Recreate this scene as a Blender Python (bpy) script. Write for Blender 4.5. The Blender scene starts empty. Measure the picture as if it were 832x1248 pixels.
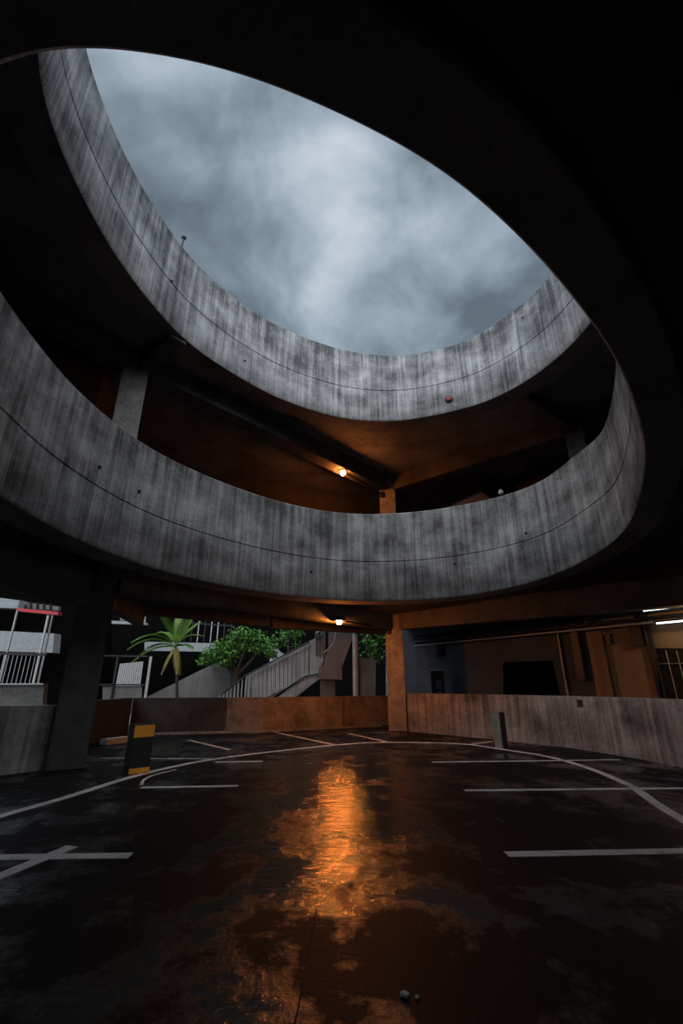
import bpy, bmesh, math, random
from mathutils import Vector, Matrix
random.seed(7)
S = bpy.context.scene
COL = S.collection

# ------------------------------------------------------------------ camera
F = 558.0; CAMZ = 1.4; PITCH = math.atan(211.0/558.0)
cam_d = bpy.data.cameras.new('camera'); cam = bpy.data.objects.new('camera', cam_d); COL.objects.link(cam)
cam_d.sensor_fit = 'VERTICAL'; cam_d.sensor_height = 36.0; cam_d.lens = 36.0*F/1248.0
cam_d.clip_start = 0.05; cam_d.clip_end = 500
cam.location = (0, 0, CAMZ); cam.rotation_euler = (math.radians(90)+PITCH, 0, 0)
S.camera = cam

# ------------------------------------------------------------------ world: storm clouds
W = bpy.data.worlds.new('world'); S.world = W; W.use_nodes = True
nt = W.node_tree; nt.nodes.clear()
def wn(t, **k):
    n = nt.nodes.new(t)
    for a, b in k.items(): setattr(n, a, b)
    return n
def wl(a, b): nt.links.new(a, b)
def wmath(op, a, b=None, clamp=False):
    n = wn('ShaderNodeMath', operation=op, use_clamp=clamp)
    for i, v in enumerate((a, b)):
        if v is None: continue
        if isinstance(v, (int, float)): n.inputs[i].default_value = v
        else: wl(v, n.inputs[i])
    return n.outputs[0]
tc = wn('ShaderNodeTexCoord')
sx = wn('ShaderNodeSeparateXYZ'); wl(tc.outputs['Generated'], sx.inputs[0])
den = wmath('ADD', wmath('MAXIMUM', sx.outputs[2], 0.0), 0.35)
cx = wn('ShaderNodeCombineXYZ')
wl(wmath('DIVIDE', sx.outputs[0], den), cx.inputs[0]); wl(wmath('DIVIDE', sx.outputs[1], den), cx.inputs[1])
cx.inputs[2].default_value = 5.1
n1 = wn('ShaderNodeTexNoise'); wl(cx.outputs[0], n1.inputs['Vector'])
n1.inputs['Scale'].default_value = 4.2; n1.inputs['Detail'].default_value = 6; n1.inputs['Roughness'].default_value = .5
n1.inputs['Distortion'].default_value = .25
vd = wn('ShaderNodeVectorMath', operation='DISTANCE'); wl(tc.outputs['Generated'], vd.inputs[0])
vd.inputs[1].default_value = Vector((0.01, .570, .822)).normalized()
blob = wmath('SUBTRACT', 1.0, wmath('DIVIDE', vd.outputs['Value'], 0.15), True)
vd2 = wn('ShaderNodeVectorMath', operation='DISTANCE'); wl(tc.outputs['Generated'], vd2.inputs[0])
vd2.inputs[1].default_value = Vector((-.24, .60, .76)).normalized()
blob2 = wmath('SUBTRACT', 1.0, wmath('DIVIDE', vd2.outputs['Value'], 0.3), True)
val = wmath('ADD', wmath('ADD', n1.outputs['Fac'], wmath('MULTIPLY', blob, .24)), wmath('MULTIPLY', blob2, .03))
cr = wn('ShaderNodeValToRGB'); wl(val, cr.inputs[0])
e = cr.color_ramp.elements
e[0].position = .40; e[0].color = (.12, .16, .20, 1)
e[1].position = .80; e[1].color = (.66, .72, .80, 1)
x_ = cr.color_ramp.elements.new(.51); x_.color = (.215, .275, .335, 1)
x_ = cr.color_ramp.elements.new(.60); x_.color = (.33, .41, .49, 1)
# unseen sky behind the viewer is brightened, added to light the ring faces
back = wn('ShaderNodeMapRange', interpolation_type='SMOOTHSTEP'); wl(sx.outputs[1], back.inputs[0])
back.inputs[1].default_value = .15; back.inputs[2].default_value = -.6
back.inputs[3].default_value = 1.0; back.inputs[4].default_value = 8.0
hs = wn('ShaderNodeHueSaturation'); wl(cr.outputs[0], hs.inputs['Color'])
wl(wmath('SUBTRACT', 1.12, wmath('MULTIPLY', back.outputs[0], .12)), hs.inputs['Saturation'])
bg = wn('ShaderNodeBackground'); wl(hs.outputs[0], bg.inputs[0])
hz = wn('ShaderNodeMapRange', interpolation_type='SMOOTHSTEP'); wl(sx.outputs[2], hz.inputs[0])
hz.inputs[1].default_value = .0; hz.inputs[2].default_value = .6; hz.inputs[3].default_value = .3; hz.inputs[4].default_value = 1.0
wl(wmath('MULTIPLY', back.outputs[0], hz.outputs[0]), bg.inputs[1])
wo = wn('ShaderNodeOutputWorld'); wl(bg.outputs[0], wo.inputs[0])

S.view_settings.view_transform = 'Standard'; S.view_settings.look = 'None'
S.view_settings.gamma = 1; S.view_settings.use_curve_mapping = False
S.view_settings.exposure = 0.0

# ------------------------------------------------------------------ helpers
CT, ST = math.cos(PITCH), math.sin(PITCH)
def ray(px, py):
    u = (px-416)/F; v = (624-py)/F
    return Vector((u, CT-v*ST, ST+v*CT))
def at(px, py, Y):
    r = ray(px, py); return Vector((r.x/r.y*Y, Y, CAMZ+r.z/r.y*Y))
def gnd(px, py, z=0.0):
    r = ray(px, py); t = (z-CAMZ)/r.z
    return Vector((r.x*t, r.y*t, z))
# plane of the building on the right
BP0 = Vector((3.0, 22.1, 0)); BP1 = Vector((9.6, 12.1, 0)); BD = (BP1-BP0).normalized(); BN = Vector((-BD.y*-1, -BD.x, 0))
BN = Vector((BD.y, -BD.x, 0)); 
if BN.dot(-BP0) < 0: BN = -BN          # towards the camera
def onb(px, py, off=0.0):
    r = ray(px, py); o = Vector((0, 0, CAMZ)); p = BP0+BN*off
    t = (p-o).dot(BN)/r.dot(BN); return o+r*t

def tag(o, label=None, cat=None, group=None, kind=None):
    if label: o['label'] = label
    if cat: o['category'] = cat
    if group: o['group'] = group
    if kind: o['kind'] = kind
    return o
def empty(name, loc, label, cat, group=None, rz=0):
    o = bpy.data.objects.new(name, None); COL.objects.link(o); o.location = loc; o.rotation_euler = (0, 0, rz)
    o.empty_display_size = .1
    return tag(o, label, cat, group)

class MB:
    def __init__(s): s.v = []; s.f = []; s.uv = []; s.sm = []
    def add(s, vs, fs, uvs=None, smooth=False):
        n = len(s.v); s.v += [Vector(v) for v in vs]
        for i, f in enumerate(fs):
            s.f.append([n+k for k in f]); s.uv.append(uvs[i] if uvs else None); s.sm.append(smooth)
        return s
    def box(s, c, size, rz=0, m=None):
        a, b, d = size[0]/2, size[1]/2, size[2]/2
        vs = [Vector((x, y, z)) for x in (-a, a) for y in (-b, b) for z in (-d, d)]
        R = m if m is not None else Matrix.Rotation(rz, 3, 'Z')
        vs = [R@v+Vector(c) for v in vs]
        return s.add(vs, [(0,1,3,2),(4,6,7,5),(0,4,5,1),(2,3,7,6),(0,2,6,4),(1,5,7,3)])
    def bar(s, p, q, w, h, up=(0, 0, 1)):
        p = Vector(p); q = Vector(q); d = (q-p).normalized(); side = d.cross(Vector(up)).normalized(); u = side.cross(d)
        vs = []
        for o in (p, q):
            for a, b in ((-1,-1),(1,-1),(1,1),(-1,1)): vs.append(o+side*a*w/2+u*b*h/2)
        return s.add(vs, [(3,2,1,0),(4,5,6,7),(0,1,5,4),(1,2,6,5),(2,3,7,6),(3,0,4,7)])
    def tube(s, pts, r, n=10, r2=None):
        pts = [Vector(p) for p in pts]; vs = []; fs = []
        m = len(pts)
        ref = Vector((0, 0, 1)) if abs((pts[-1]-pts[0]).normalized().z) < .9 else Vector((1, 0, 0))
        for i, p in enumerate(pts):
            d = (pts[min(i+1, m-1)]-pts[max(i-1, 0)]).normalized()
            a = d.cross(ref).normalized(); b = a.cross(d)
            rr = r if r2 is None else r+(r2-r)*i/(m-1)
            for k in range(n):
                t = 2*math.pi*k/n; vs.append(p+a*math.cos(t)*rr+b*math.sin(t)*rr)
        for i in range(m-1):
            for k in range(n):
                fs.append((i*n+k, i*n+(k+1) % n, (i+1)*n+(k+1) % n, (i+1)*n+k))
        fs.append(tuple(range(n-1, -1, -1))); fs.append(tuple((m-1)*n+k for k in range(n)))
        return s.add(vs, fs, smooth=True)
    def lathe(s, c, prof, n=20, axis=(0, 0, 1)):
        R = Vector((0, 0, 1)).rotation_difference(Vector(axis)).to_matrix()
        vs = []; fs = []
        for r, z in prof:
            for k in range(n):
                t = 2*math.pi*k/n; vs.append(Vector(c)+R@Vector((r*math.cos(t), r*math.sin(t), z)))
        for i in range(len(prof)-1):
            for k in range(n): fs.append((i*n+k, i*n+(k+1) % n, (i+1)*n+(k+1) % n, (i+1)*n+k))
        fs.append(tuple(range(n-1, -1, -1))); fs.append(tuple((len(prof)-1)*n+k for k in range(n)))
        return s.add(vs, fs, smooth=True)
    def prism(s, pts, d):
        pts = [Vector(p) for p in pts]; d = Vector(d); n = len(pts)
        vs = pts+[p+d for p in pts]
        fs = [tuple(range(n)), tuple(range(2*n-1, n-1, -1))]+[(i, n+i, n+(i+1) % n, (i+1) % n) for i in range(n)]
        return s.add(vs, fs)
    def wall(s, pts, z0, z1, t):
        """vertical wall following a plan polyline; z1 may be a list"""
        P = [Vector((p[0], p[1], 0)) for p in pts]; n = len(P); vs = []; fs = []; uv = []
        L = [0]
        for i in range(1, n): L.append(L[-1]+(P[i]-P[i-1]).length)
        for i, p in enumerate(P):
            d = (P[min(i+1, n-1)]-P[max(i-1, 0)]).normalized(); nn = Vector((-d.y, d.x, 0))
            za = z0[i] if isinstance(z0, (list, tuple)) else z0
            zb = z1[i] if isinstance(z1, (list, tuple)) else z1
            for o, z in ((0, za), (0, zb), (t, zb), (t, za)): vs.append(p+nn*o+Vector((0, 0, z)))
        for i in range(n-1):
            for k in range(4):
                a, b = i*4+k, i*4+(k+1) % 4; c, e_ = b+4, a+4
                fs.append((a, b, c, e_))
                hv = [vs[q].z for q in (a, b, c, e_)]
                uv.append([(L[i], hv[0]), (L[i], hv[1]), (L[i+1], hv[2]), (L[i+1], hv[3])] if k in (0, 2)
                          else [(L[i], 0), (L[i], t), (L[i+1], t), (L[i+1], 0)])
        fs.append((3, 2, 1, 0)); uv.append([(0, 0)]*4)
        fs.append(tuple((n-1)*4+k for k in range(4))); uv.append([(0, 0)]*4)
        return s.add(vs, fs, uv)
    def build(s, name, mat, parent=None, bevel=0.0, local=None):
        me = bpy.data.meshes.new(name)
        inv = Matrix.Identity(4)
        if parent is not None:
            root = parent; M = Matrix.Identity(4)
            chain = []
            while root is not None: chain.append(root); root = root.parent
            for r in reversed(chain): M = M @ (Matrix.Translation(r.location) @ r.rotation_euler.to_matrix().to_4x4())
            inv = M.inverted() if local is None else Matrix.Identity(4)
        me.from_pydata([inv@v for v in s.v], [], s.f)
        uvl = me.uv_layers.new(name='uv')
        for p, u in zip(me.polygons, s.uv):
            if u:
                for li, q in zip(p.loop_indices, u): uvl.data[li].uv = q
            else:
                nn = p.normal
                for li in p.loop_indices:
                    co = s.v[me.loops[li].vertex_index]
                    if abs(nn.z) > .7: uvl.data[li].uv = (co.x, co.y)
                    elif abs(nn.x) > abs(nn.y): uvl.data[li].uv = (co.y, co.z)
                    else: uvl.data[li].uv = (co.x, co.z)
        for p, q in zip(me.polygons, s.sm): p.use_smooth = q
        if any(s.sm): me.set_sharp_from_angle(angle=math.radians(40))
        me.materials.append(mat); me.validate()
        bm = bmesh.new(); bm.from_mesh(me)
        if not getattr(s, 'open', False): bmesh.ops.recalc_face_normals(bm, faces=bm.faces)
        if bevel: bmesh.ops.bevel(bm, geom=bm.edges[:], offset=bevel, segments=2, affect='EDGES', clamp_overlap=True)
        bm.to_mesh(me); bm.free()
        o = bpy.data.objects.new(name, me); COL.objects.link(o); o.parent = parent
        return o

# ------------------------------------------------------------------ materials
def mat(name):
    m = bpy.data.materials.new(name); m.use_nodes = True
    t = m.node_tree; b = t.nodes['Principled BSDF']; return m, t, b
def N(t, typ, **k):
    n = t.nodes.new(typ)
    for a, b in k.items(): setattr(n, a, b)
    return n
def M_(t, op, a, b=None, clamp=False):
    n = N(t, 'ShaderNodeMath', operation=op, use_clamp=clamp)
    for i, v in enumerate((a, b)):
        if v is None: continue
        if isinstance(v, (int, float)): n.inputs[i].default_value = v
        else: t.links.new(v, n.inputs[i])
    return n.outputs[0]
def noise(t, vec, scale, detail=4, rough=.55, sc=(1, 1, 1), off=(0, 0, 0)):
    mp = N(t, 'ShaderNodeMapping'); t.links.new(vec, mp.inputs[0]); mp.inputs['Scale'].default_value = sc; mp.inputs['Location'].default_value = off
    n = N(t, 'ShaderNodeTexNoise'); t.links.new(mp.outputs[0], n.inputs['Vector'])
    n.inputs['Scale'].default_value = scale; n.inputs['Detail'].default_value = detail; n.inputs['Roughness'].default_value = rough
    return n.outputs['Fac']
def ramp(t, fac, stops):
    r = N(t, 'ShaderNodeValToRGB'); t.links.new(fac, r.inputs[0]); e = r.color_ramp.elements
    while len(e) < len(stops): e.new(.5)
    for el, (p, c) in zip(e, stops):
        el.position = p; el.color = (*c, 1) if len(c) == 3 else c
    return r.outputs[0]
def mr(t, v, a, b, c, d):
    n = N(t, 'ShaderNodeMapRange'); t.links.new(v, n.inputs[0])
    for i, q in enumerate((a, b, c, d)): n.inputs[i+1].default_value = q
    return n.outputs[0]
def bump(t, b, h, strength=.4, dist=.02):
    n = N(t, 'ShaderNodeBump'); n.inputs['Strength'].default_value = strength; n.inputs['Distance'].default_value = dist
    t.links.new(h, n.inputs['Height']); t.links.new(n.outputs[0], b.inputs['Normal'])

def streaked_concrete(name, dark, light, joint=0.0, seed=0, contrast=1.0, rough=.75, stain=0.0):
    """board-marked concrete: rain streaks run down the face (uv.y is height in metres)"""
    m, t, b = mat(name); tc_ = N(t, 'ShaderNodeTexCoord'); uv = tc_.outputs['UV']
    st = noise(t, uv, 1, 5, .65, (7.5, .28, 1), (seed, 0, 0))
    st2 = noise(t, uv, 1, 4, .6, (26, .7, 1), (seed+9, 3, 0))
    bl = noise(t, uv, 1, 6, .62, (.9, 1.1, 1), (seed+4, 8, 0))
    gr = noise(t, uv, 14, 6, .7, (1, 1, 1))
    a = M_(t, 'ADD', M_(t, 'MULTIPLY', st, .42), M_(t, 'MULTIPLY', st2, .18))
    a = M_(t, 'ADD', a, M_(t, 'MULTIPLY', bl, .55)); a = M_(t, 'ADD', a, M_(t, 'MULTIPLY', gr, .15))
    a = mr(t, a, .65-.17/contrast, .65+.17/contrast, 0, 1)
    if stain:
        s0 = N(t, 'ShaderNodeSeparateXYZ'); t.links.new(uv, s0.inputs[0])
        run = M_(t, 'MULTIPLY', mr(t, s0.outputs[1], 1.25, 2.35, 0, 1), mr(t, noise(t, uv, 1, 4, .6, (5, .12, 1), (seed+2, 1, 0)), .35, .62, .1, 1))
        a = M_(t, 'SUBTRACT', a, M_(t, 'MULTIPLY', run, stain), True)
    mid = tuple((p+q)/2*.9 for p, q in zip(dark, light))
    col = ramp(t, a, [(0, dark), (.5, mid), (1, light)])
    if joint:
        s_ = N(t, 'ShaderNodeSeparateXYZ'); t.links.new(uv, s_.inputs[0])
        fr = M_(t, 'FRACT', M_(t, 'DIVIDE', M_(t, 'ADD', s_.outputs[0], .8), joint))
        ln = M_(t, 'LESS_THAN', fr, .022/joint)
        mx = N(t, 'ShaderNodeMix', data_type='RGBA'); t.links.new(M_(t, 'MULTIPLY', ln, .35), mx.inputs[0]); t.links.new(col, mx.inputs[6])
        mx.inputs[7].default_value = (.03, .03, .03, 1); col = mx.outputs[2]
    t.links.new(col, b.inputs['Base Color']); b.inputs['Roughness'].default_value = rough
    bump(t, b, M_(t, 'ADD', M_(t, 'MULTIPLY', st2, .6), gr), .5, .02)
    return m
def mottled(name, dark, light, scale=1.2, rough=.85, bmp=.35):
    m, t, b = mat(name); tc_ = N(t, 'ShaderNodeTexCoord'); v = tc_.outputs['Object']
    a = M_(t, 'ADD', M_(t, 'MULTIPLY', noise(t, v, scale, 6, .65), .7), M_(t, 'MULTIPLY', noise(t, v, scale*11, 4, .6), .3))
    t.links.new(ramp(t, a, [(.34, dark), (.66, light)]), b.inputs['Base Color']); b.inputs['Roughness'].default_value = rough
    bump(t, b, noise(t, v, scale*18, 4, .6), bmp, .01); return m
def plain(name, c, rough=.5, metal=0.0, var=.15):
    m, t, b = mat(name); tc_ = N(t, 'ShaderNodeTexCoord')
    a = noise(t, tc_.outputs['Object'], 6, 4, .6)
    t.links.new(ramp(t, a, [(.3, tuple(q*(1-var) for q in c)), (.7, tuple(min(1, q*(1+var)) for q in c))]), b.inputs['Base Color'])
    b.inputs['Roughness'].default_value = rough; b.inputs['Metallic'].default_value = metal; return m
def emit(name, c, s):
    m, t, b = mat(name); b.inputs['Base Color'].default_value = (*c, 1); b.inputs['Emission Color'].default_value = (*c, 1); b.inputs['Emission Strength'].default_value = s
    return m

m_ringB = streaked_concrete('ring_concrete_lower', (.055, .055, .056), (.42, .42, .425), 4.62, 0, 1.5, stain=.28)
m_ringA = streaked_concrete('ring_concrete_upper', (.075, .079, .085), (.54, .555, .575), 5.3, 21, 1.5, stain=.42)
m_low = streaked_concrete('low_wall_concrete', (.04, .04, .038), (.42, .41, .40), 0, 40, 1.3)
m_rear = streaked_concrete('rear_wall_concrete', (.010, .011, .012), (.045, .048, .052), 0, 31, .95)  # colour lowered in place of the lamp's falloff on this wall
m_lowdark = streaked_concrete('low_wall_concrete_dark', (.04, .035, .03), (.26, .23, .20), 3.9, 55, .9)  # darker, browner low wall concrete with joints
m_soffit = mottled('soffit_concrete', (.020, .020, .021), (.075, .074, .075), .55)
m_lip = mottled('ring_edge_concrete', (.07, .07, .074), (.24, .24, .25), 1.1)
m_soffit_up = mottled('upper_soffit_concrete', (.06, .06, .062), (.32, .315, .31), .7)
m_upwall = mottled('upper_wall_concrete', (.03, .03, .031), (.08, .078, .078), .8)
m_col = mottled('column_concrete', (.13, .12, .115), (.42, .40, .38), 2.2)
m_coldark = mottled('column_concrete_dark', (.022, .021, .021), (.07, .068, .066), 1.6)  # much darker version of the column concrete
m_back_shaded = mottled('back_wall_concrete_shaded', (.012, .011, .010), (.06, .055, .05), 1.4)  # darkened to paint in the lamp's falloff along the back wall
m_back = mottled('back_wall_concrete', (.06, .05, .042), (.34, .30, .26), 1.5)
m_beam = mottled('beam_concrete', (.03, .03, .03), (.15, .148, .145), 1.0)
m_outer = mottled('outer_wall_render', (.025, .024, .024), (.06, .058, .056), .8)
m_black = plain('black_paint', (.012, .013, .015), .45)
m_darkmetal = plain('dark_metal', (.035, .036, .04), .4, .7)
m_flank = mottled('flight_plaster', (.45, .42, .38), (.7, .66, .6), 2)
m_steel = plain('galvanised_steel', (.42, .44, .46), .42, .55)
m_white = plain('white_painted_wall', (.46, .49, .51), .6)
m_band = plain('weathered_pale_band', (.27, .30, .32), .7)
m_offw = streaked_concrete('stair_white_render', (.16, .165, .165), (.44, .45, .45), 0, 70, .9)
m_greyw = streaked_concrete('grey_render', (.10, .10, .10), (.22, .22, .22), 0, 77, .9)
m_red = plain('red_paint', (.55, .03, .05), .4)
m_yellow = plain('yellow_reflective', (.85, .33, .02), .5)
m_postgreen = mottled('post_painted_concrete', (.10, .13, .10), (.20, .24, .19), 5)
m_bldg = mottled('building_plaster_grey', (.05, .064, .082), (.085, .105, .13), .8)
m_tan = mottled('building_plaster_tan', (.26, .19, .125), (.38, .28, .18), .8)
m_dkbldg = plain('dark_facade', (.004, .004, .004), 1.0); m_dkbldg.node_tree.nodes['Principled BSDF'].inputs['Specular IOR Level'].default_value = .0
m_bark = mottled('bark', (.02, .016, .012), (.07, .055, .04), 9)
m_brown = streaked_concrete('brown_pier', (.13, .105, .095), (.27, .22, .20), 0, 90, .8)
m_hole = plain('hole_dark', (.01, .01, .01), .9)
m_redcap = plain('red_plastic_cap', (.25, .01, .015), .5)
def leafmat(name, a, c):
    m, t, b = mat(name); tc_ = N(t, 'ShaderNodeTexCoord')
    f = noise(t, tc_.outputs['Object'], 3.5, 3, .6)
    t.links.new(ramp(t, f, [(.32, a), (.7, c)]), b.inputs['Base Color']); b.inputs['Roughness'].default_value = .45
    b.inputs['Subsurface Weight'].default_value = 0
    return m
m_leaf = leafmat('tree_leaves', (.045, .15, .02), (.16, .38, .06))
m_frond = leafmat('palm_fronds', (.05, .17, .02), (.24, .42, .06))
m_frond_dry = leafmat('palm_fronds_dry', (.22, .18, .05), (.40, .34, .12))
m_lamp = emit('sodium_lamp', (1.0, .26, .04), 850.0)
m_lamp_up = emit('sodium_lamp_upper', (1.0, .265, .05), 480.0)
m_tubelit = emit('fluorescent_tube', (.85, .92, 1.0), 3.0)
m_bulkhead = emit('warm_bulkhead_lens', (1.0, .62, .28), 230.0)

# wet asphalt
def asphalt():
    m, t, b = mat('wet_asphalt'); tc_ = N(t, 'ShaderNodeTexCoord'); v = tc_.outputs['Object']
    big = noise(t, v, .5, 6, .6, (1, 1, 1), (3.1, 1.7, 0))
    mid = noise(t, v, 1.5, 6, .66, (1, .8, 1), (2.7, 5.2, 0))
    pud = M_(t, 'ADD', M_(t, 'MULTIPLY', big, .45), M_(t, 'MULTIPLY', mid, .55))
    # the lane sags along its middle, so the water film gathers there
    sg = N(t, 'ShaderNodeSeparateXYZ'); t.links.new(v, sg.inputs[0])
    ex = M_(t, 'DIVIDE', sg.outputs[0], 1.15); ey = M_(t, 'DIVIDE', M_(t, 'SUBTRACT', sg.outputs[1], 9.4), 4.8)
    sag = M_(t, 'SUBTRACT', 1.0, M_(t, 'ADD', M_(t, 'MULTIPLY', ex, ex), M_(t, 'MULTIPLY', ey, ey)))
    pud = M_(t, 'ADD', pud, mr(t, sag, -.6, .8, -.055, .06))
    pm = mr(t, pud, .44, .53, 0, 1)                 # 0 drained rough asphalt, 1 film of standing water
    fine = noise(t, v, 85, 3, .7); fine2 = noise(t, v, 28, 4, .65); rip = noise(t, v, 1, 4, .55, (3.0, 15, 1))
    t.links.new(ramp(t, fine2, [(.35, (.004, .004, .0045)), (.7, (.014, .0135, .014))]), b.inputs['Base Color'])
    t.links.new(mr(t, pm, 0, 1, .55, .085), b.inputs['Roughness'])
    t.links.new(mr(t, pm, 0, 1, .07, .9), b.inputs['Specular IOR Level'])
    grain = M_(t, 'MULTIPLY', M_(t, 'ADD', fine, fine2), M_(t, 'SUBTRACT', 1.25, M_(t, 'MULTIPLY', pm, .55)))
    bump(t, b, M_(t, 'ADD', grain, M_(t, 'MULTIPLY', rip, M_(t, 'ADD', M_(t, 'MULTIPLY', pm, 6.5), .5))), 1.0, .0020)
    return m
m_floor = asphalt()
def paintmat():
    m, t, b = mat('worn_white_road_paint'); tc_ = N(t, 'ShaderNodeTexCoord'); v = tc_.outputs['Object']
    f = M_(t, 'ADD', M_(t, 'MULTIPLY', noise(t, v, 3, 5, .6), .5), M_(t, 'MULTIPLY', noise(t, v, 40, 4, .7), .5))
    t.links.new(ramp(t, f, [(.34, (.12, .12, .12)), (.5, (.55, .54, .53)), (.7, (.75, .74, .72))]), b.inputs['Base Color'])
    b.inputs['Roughness'].default_value = .35; bump(t, b, noise(t, v, 90, 3, .7), .4, .005); return m
m_paint = paintmat()

# ------------------------------------------------------------------ the two rings of the void (x, y, bottom, top)
RING_B = [(-4.74, 5.87, 3.85, 6.4), (-4.55, 6.25, 3.75, 6.14), (-4.43, 6.82, 3.66, 6.08), (-3.94, 7.83, 3.52, 5.83), (-3.25, 8.93, 3.44, 5.78), (-2.11, 10.11, 3.38, 5.7), (-0.72, 11.14, 3.38, 5.69), (0.72, 11.9, 3.43, 5.83), (2.47, 12.1, 3.52, 6.03), (3.88, 11.74, 3.65, 6.16), (4.86, 11.17, 3.82, 6.28), (5.39, 10.67, 3.98, 6.4), (5.77, 10.08, 4.18, 6.79), (6.02, 9.44, 4.4, 6.78), (6.01, 9.04, 4.53, 6.9), (5.84, 8.4, 4.8, 7.18), (5.58, 7.63, 5.07, 7.45), (5.18, 6.92, 5.33, 7.7), (4.7, 6.26, 5.53, 7.9), (4.17, 5.62, 5.65, 8.03), (3.69, 5.1, 5.71, 8.09), (3.11, 4.55, 5.75, 8.12), (2.34, 3.85, 5.76, 8.14), (1.65, 3.29, 5.74, 8.11), (1.14, 2.9, 5.69, 8.06), (0.71, 2.61, 5.62, 8.0), (0.33, 2.39, 5.55, 7.92), (0.0, 2.21, 5.47, 7.85), (-0.39, 2.0, 5.36, 7.74), (-0.65, 1.87, 5.28, 7.65), (-0.89, 1.77, 5.19, 7.56), (-1.11, 1.67, 5.07, 7.45), (-1.31, 1.59, 4.95, 7.33), (-1.47, 1.53, 4.85, 7.22), (-1.67, 1.47, 4.72, 7.1), (-1.82, 1.41, 4.6, 6.97), (-3.0, 1.95, 4.45, 6.9), (-4.05, 2.9, 4.27, 6.73), (-4.65, 4.3, 4.08, 6.53)]
RING_A = [(-3.6, 3.12, 8.5, 10.55), (-3.82, 3.57, 8.53, 10.6), (-4.01, 4.29, 8.6, 10.66), (-4.08, 4.97, 8.65, 10.71), (-4.11, 5.96, 8.72, 10.87), (-4.0, 6.91, 8.78, 11.0), (-3.77, 7.95, 8.83, 11.13), (-3.42, 8.82, 8.86, 11.23), (-2.7, 9.82, 8.9, 11.24), (-1.8, 10.79, 8.9, 11.35), (-0.39, 11.68, 8.9, 11.44), (0.35, 11.93, 8.9, 11.43), (1.62, 12.06, 8.92, 11.35), (2.83, 11.74, 8.95, 11.28), (3.93, 11.25, 8.97, 11.31), (4.49, 10.78, 9.0, 11.43), (5.04, 10.09, 9.03, 11.45), (5.37, 9.26, 9.03, 11.38), (5.55, 8.53, 9.03, 11.39), (5.58, 8.12, 9.03, 11.38), (5.5, 6.0, 9.0, 11.4), (4.5, 3.6, 8.9, 11.28), (2.38, 1.85, 8.75, 11.03), (0.0, 1.25, 8.63, 10.78), (-2.3, 1.6, 8.5, 10.4)]
def smooth_loop(C, n=320):
    P = [Vector(c) for c in C] if False else [tuple(c) for c in C]
    k = len(P); T = [0.0]
    for i in range(k):
        a, b = P[i], P[(i+1) % k]; T.append(T[-1]+math.sqrt((a[0]-b[0])**2+(a[1]-b[1])**2+(a[2]-b[2])**2)**.7)
    tot = T[-1]; out = []
    def g(i): return P[i % k], T[i % k]+tot*(i//k)
    for s_ in range(n):
        u = tot*s_/n
        i = max(j for j in range(k) if T[j] <= u+1e-9)
        (p0, t0), (p1, t1), (p2, t2), (p3, t3) = g(i-1), g(i), g(i+1), g(i+2)
        res = []
        for d in range(4):
            m1 = (p2[d]-p0[d])/(t2-t0); m2 = (p3[d]-p1[d])/(t3-t1); h = t2-t1; x = (u-t1)/h
            res.append((2*x**3-3*x*x+1)*p1[d]+(x**3-2*x*x+x)*h*m1+(-2*x**3+3*x*x)*p2[d]+(x**3-x*x)*h*m2)
        out.append(res)
    # relax the control-point jitter a little
    for _ in range(50):
        out = [[(out[i-1][d]+2*out[i][d]+out[(i+1) % n][d])/4 for d in range(4)] for i in range(n)]
    return out
LB = smooth_loop(RING_B); LA = smooth_loop(RING_A)
def normals(L):
    n = len(L); R = []
    for i in range(n):
        a = L[i-4]; b = L[(i+4) % n]; d = Vector((b[0]-a[0], b[1]-a[1], 0)).normalized()
        R.append(Vector((-d.y, d.x, 0)))          # loop runs clockwise seen from above: left normal is outward
    c = Vector((sum(q[0] for q in L)/n, sum(q[1] for q in L)/n, 0))
    if R[0].dot(Vector((L[0][0], L[0][1], 0))-c) < 0: R = [-r for r in R]
    return R
NB = normals(LB); NA = normals(LA)
def ring(name, L, NN, m, seam):
    n = len(L); vs = []; fs = []; uv = []; arc = [0.0]
    for i in range(n):
        a, b = L[i], L[(i+1) % n]; arc.append(arc[-1]+math.hypot(a[0]-b[0], a[1]-b[1]))
    def prof(zb, zt):
        h = zt-zb; g = zb+h*seam
        return [(.03, zb), (0, zb+.04), (0, g-.020), (.016, g-.009), (.016, g+.009), (0, g+.020), (0, zt-.03), (.03, zt), (.24, zt), (.27, zt-.03), (.27, zb+.5), (.62, zb+.5), (.62, zb)]
    K = 13
    for i, q in enumerate(L):
        for o, z in prof(q[2], q[3]):
            vs.append(Vector((q[0], q[1], 0))+NN[i]*o+Vector((0, 0, z)))
    for i in range(n):
        j = (i+1) % n; pi_, pj = prof(L[i][2], L[i][3]), prof(L[j][2], L[j][3])
        for k in range(K):
            k2 = (k+1) % K
            fs.append((i*K+k, i*K+k2, j*K+k2, j*K+k))
            fz = lambda p, kk, L_: (p[kk][1]-L_[2]+p[kk][0]*.7)
            uv.append([(arc[i], fz(pi_, k, L[i])), (arc[i], fz(pi_, k2, L[i])), (arc[i+1], fz(pj, k2, L[j])), (arc[i+1], fz(pj, k, L[j]))])
    mb = MB(); mb.add(vs, fs, uv, True); o = mb.build(name, m); o.data.materials.append(m_lip)
    for p in o.data.polygons:
        if p.index % K >= 10: p.material_index = 1
    return tag(o, kind='structure')
ringB = ring('wall_lower_ring', LB, NB, m_ringB, .43)
ringA = ring('wall_upper_ring', LA, NA, m_ringA, .44)

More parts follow.
